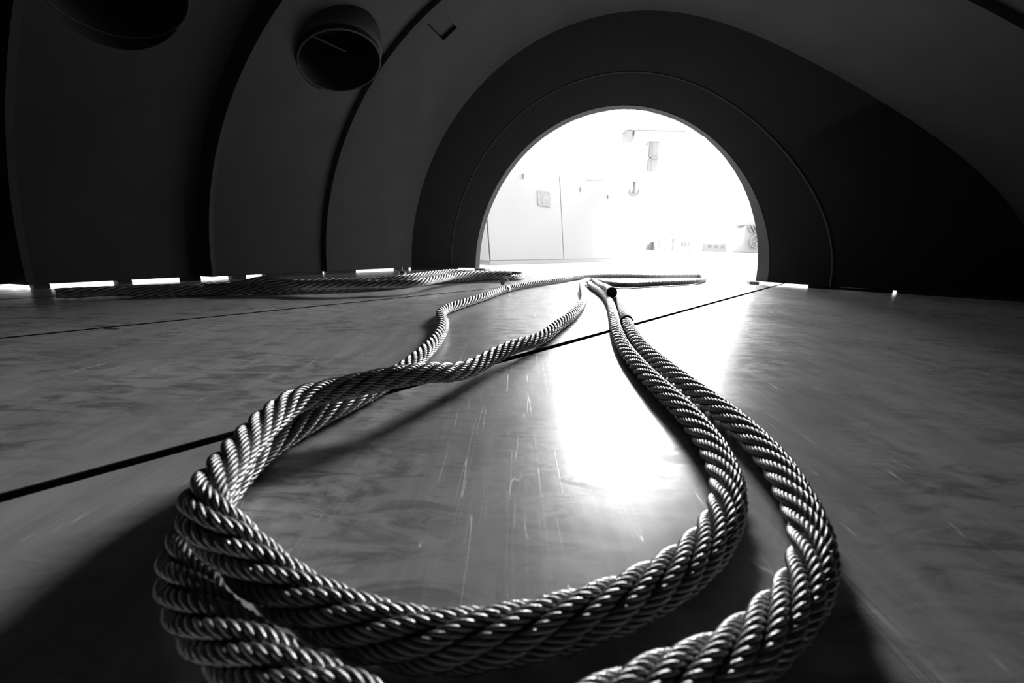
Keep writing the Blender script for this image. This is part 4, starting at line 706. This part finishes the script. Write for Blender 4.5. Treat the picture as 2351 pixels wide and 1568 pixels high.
link('hook_shank', tube_mesh('hook_shank', [E(10.55, 38, 6.75), E(10.57, 38, 6.3), E(10.6, 38, 5.75)], [.14 * HC, .13 * HC, .17 * HC], 12), M_OUT3, cr_o)
Ph, rh = [], []
for q in range(25):
    t = math.radians(-205 + q * (230 / 24.0))
    Ph.append(E(10.6 + .42 * math.cos(t), 38, 5.98 + .37 * math.sin(t)))
    rh.append((.04 + .17 * math.sin(PI * q / 24)) * HC)
link('double_hook', tube_mesh('double_hook', Ph, rh, 10), M_OUT2, cr_o)

# raised loading platform along the far side, and what stands on it
PZ = .80
pf = cbox('loading_platform', 9, 70, 44.2, 64, -.22, PZ, M_CONC, None, .01)
tag(pf, 'low pale raised platform across the far side of the hall', 'platform')
rail = empty('guard_rail', E(22, 50, PZ))
tag(rail, 'pale guard rail of thin posts and bars on the raised platform', 'railing')
RA, RB = E(11.6, 50, PZ), E(40, 50, PZ)
for q in range(16):
    p = RA.lerp(RB, q / 15)
    link('post', tube_mesh('post', [p, p + Vector((0, 0, .4)), p + Vector((0, 0, 2.1 * HC))], .018, 8), M_OUT2, rail)
for z in (.75, 1.4, 2.08):
    link('bar', tube_mesh('bar', [RA + Vector((0, 0, z * HC)), RA.lerp(RB, .5) + Vector((0, 0, z * HC)), RB + Vector((0, 0, z * HC))], .016, 8), M_OUT2, rail)
tr = empty('steel_trestle', E(17, 46, PZ))
tag(tr, 'grey steel trestle with a cross brace in front of the guard rail', 'trestle')
for x in (16.2, 16.85, 17.75):
    box('leg', (.12 * HC, .12 * HC, 1.25 * HC), E(x, 46, PZ + .65), M_OUT3, tr, 0, .004)
box('top_bar', (1.95 * HC, .2 * HC, .12 * HC), E(17.0, 46, PZ + 1.34), M_OUT3, tr, 0, .004)
box('foot_bar', (1.9 * HC, .5 * HC, .10 * HC), E(17.0, 46, PZ + .05), M_OUT3, tr, 0, .004)
link('brace', tube_mesh('brace', [E(16.9, 46, PZ + .1), E(17.3, 46, PZ + .7), E(17.7, 46, PZ + 1.27)], .02, 8), M_OUT3, tr)
hd = empty('split_hood', E(15.1, 45, PZ))
tag(hd, 'small dark split arched hood standing on the raised platform', 'hood')
for s_, rr_ in ((-1, .42), (1, .27)):
    b = bmesh.new()
    prof = [(0, 0), (rr_, 0)] + [(rr_ * math.cos(t), .92 * math.sin(t)) for t in np.linspace(.15, PI / 2, 9)]
    vs = [b.verts.new(E(15.1 + s_ * (.05 + x), 45, PZ + z)) for x, z in prof]
    fc = b.faces.new(vs)
    e = bmesh.ops.extrude_face_region(b, geom=[fc])
    bmesh.ops.translate(b, vec=(0, .3, 0), verts=[v for v in e['geom'] if isinstance(v, bmesh.types.BMVert)])
    link('half_hood', bm_mesh('half_hood', b), M_OUT4, hd)
mc = empty('machine_tool', E(27.5, 48, PZ))
tag(mc, 'pale machine with a round handwheel and sloping slats beyond the opening jamb', 'machine')
box('body', (4.2 * HC, 1.8 * HC, 3.0 * HC), E(28.4, 48.4, PZ + 1.5), M_OUT, mc, 0, .03)
box('cabinet', (2.7 * HC, 1.6 * HC, 2.2 * HC), E(27.2, 48.5, PZ + 4.1), M_OUT, mc, 0, .05)
wm = Matrix.Translation(E(27.7, 47.2, PZ + 1.3)) @ Matrix.Rotation(PI / 2, 4, 'X')
link('handwheel', lathe('handwheel', [(.66 * HC, -.05), (.80 * HC, -.05), (.80 * HC, .05), (.66 * HC, .05)], wm, 32), M_OUT3, mc)
box('spoke', (1.42 * HC, .05, .05), E(27.7, 47.2, PZ + 1.3), M_OUT3, mc, 0, .004)
box('spoke', (.05, .05, 1.42 * HC), E(27.7, 47.2, PZ + 1.3), M_OUT3, mc, 0, .004)
for q in range(4):
    box('slat', (.08 * HC, .4 * HC, 1.0 * HC), E(26.7 + q * .36, 47.2, PZ + 2.6), M_OUT3, mc, 0, .003, rot=Matrix.Rotation(-.6, 4, 'Y'))
for x, sx, sz, nm in ((13.2, 1.2, .8, 'low pale crate with dark slots on the platform, beside the dark split hood'), (20.0, 1.3, 1.3, 'tall pale crate with dark slots on the platform, beside the trestle'), (23.6, 2.5, 1.0, 'long pale crate with dark slots on the platform, beside the machine')):
    o = empty('crate', E(x, 48.5, PZ))
    tag(o, nm, 'crate')
    box('body', (sx * HC, .8 * HC, sz * HC), E(x, 48.5, PZ + sz / 2), M_OUT, o, 0, .006)
    for q in range(3):
        box('slot', (sx * .16 * HC, .04 * HC, sz * .35 * HC), E(x + (q - 1) * sx * .3, 48.09, PZ + sz * .62), M_OUT3, o, 0, .002)

# high hall window, the source of the daylight
win = empty('window_1', E(15.5, 46, 16))
tag(win, 'bright high window of the hall seen at the crown of the opening', kind='structure')
M_GLOW = emission('daylight_glass', WINDOW_L)
WC, WW, WH = E(WIN[0], WIN[1], WIN[2]), WIN[3] * HC, WIN[4] * HC
wn = (E(1.0, 5.0, .4) - WC).normalized()
wx = Vector((0, 0, 1)).cross(wn).normalized()
MW = basis(WC, wn, wx)
npan = 4
for q in range(npan):
    x0 = -WW / 2 + WW / npan * q
    me = pydata('pane', [MW @ Vector((x0 + .02, -WH / 2, 0)), MW @ Vector((x0 + WW / npan - .02, -WH / 2, 0)), MW @ Vector((x0 + WW / npan - .02, WH / 2, 0)), MW @ Vector((x0 + .02, WH / 2, 0))], [(0, 1, 2, 3)])
    link('pane', me, M_GLOW, win)
for q in range(npan + 1):
    box('mullion', (.05, WH, .06), (0, 0, 0), M_OUT2, win, 0, .004, rot=MW @ Matrix.Translation((-WW / 2 + WW / npan * q, 0, 0)))
for s in (-1, 1):
    box('frame_bar', (WW + .05, .06, .06), (0, 0, 0), M_OUT2, win, 0, .004, rot=MW @ Matrix.Translation((0, s * WH / 2, 0)))
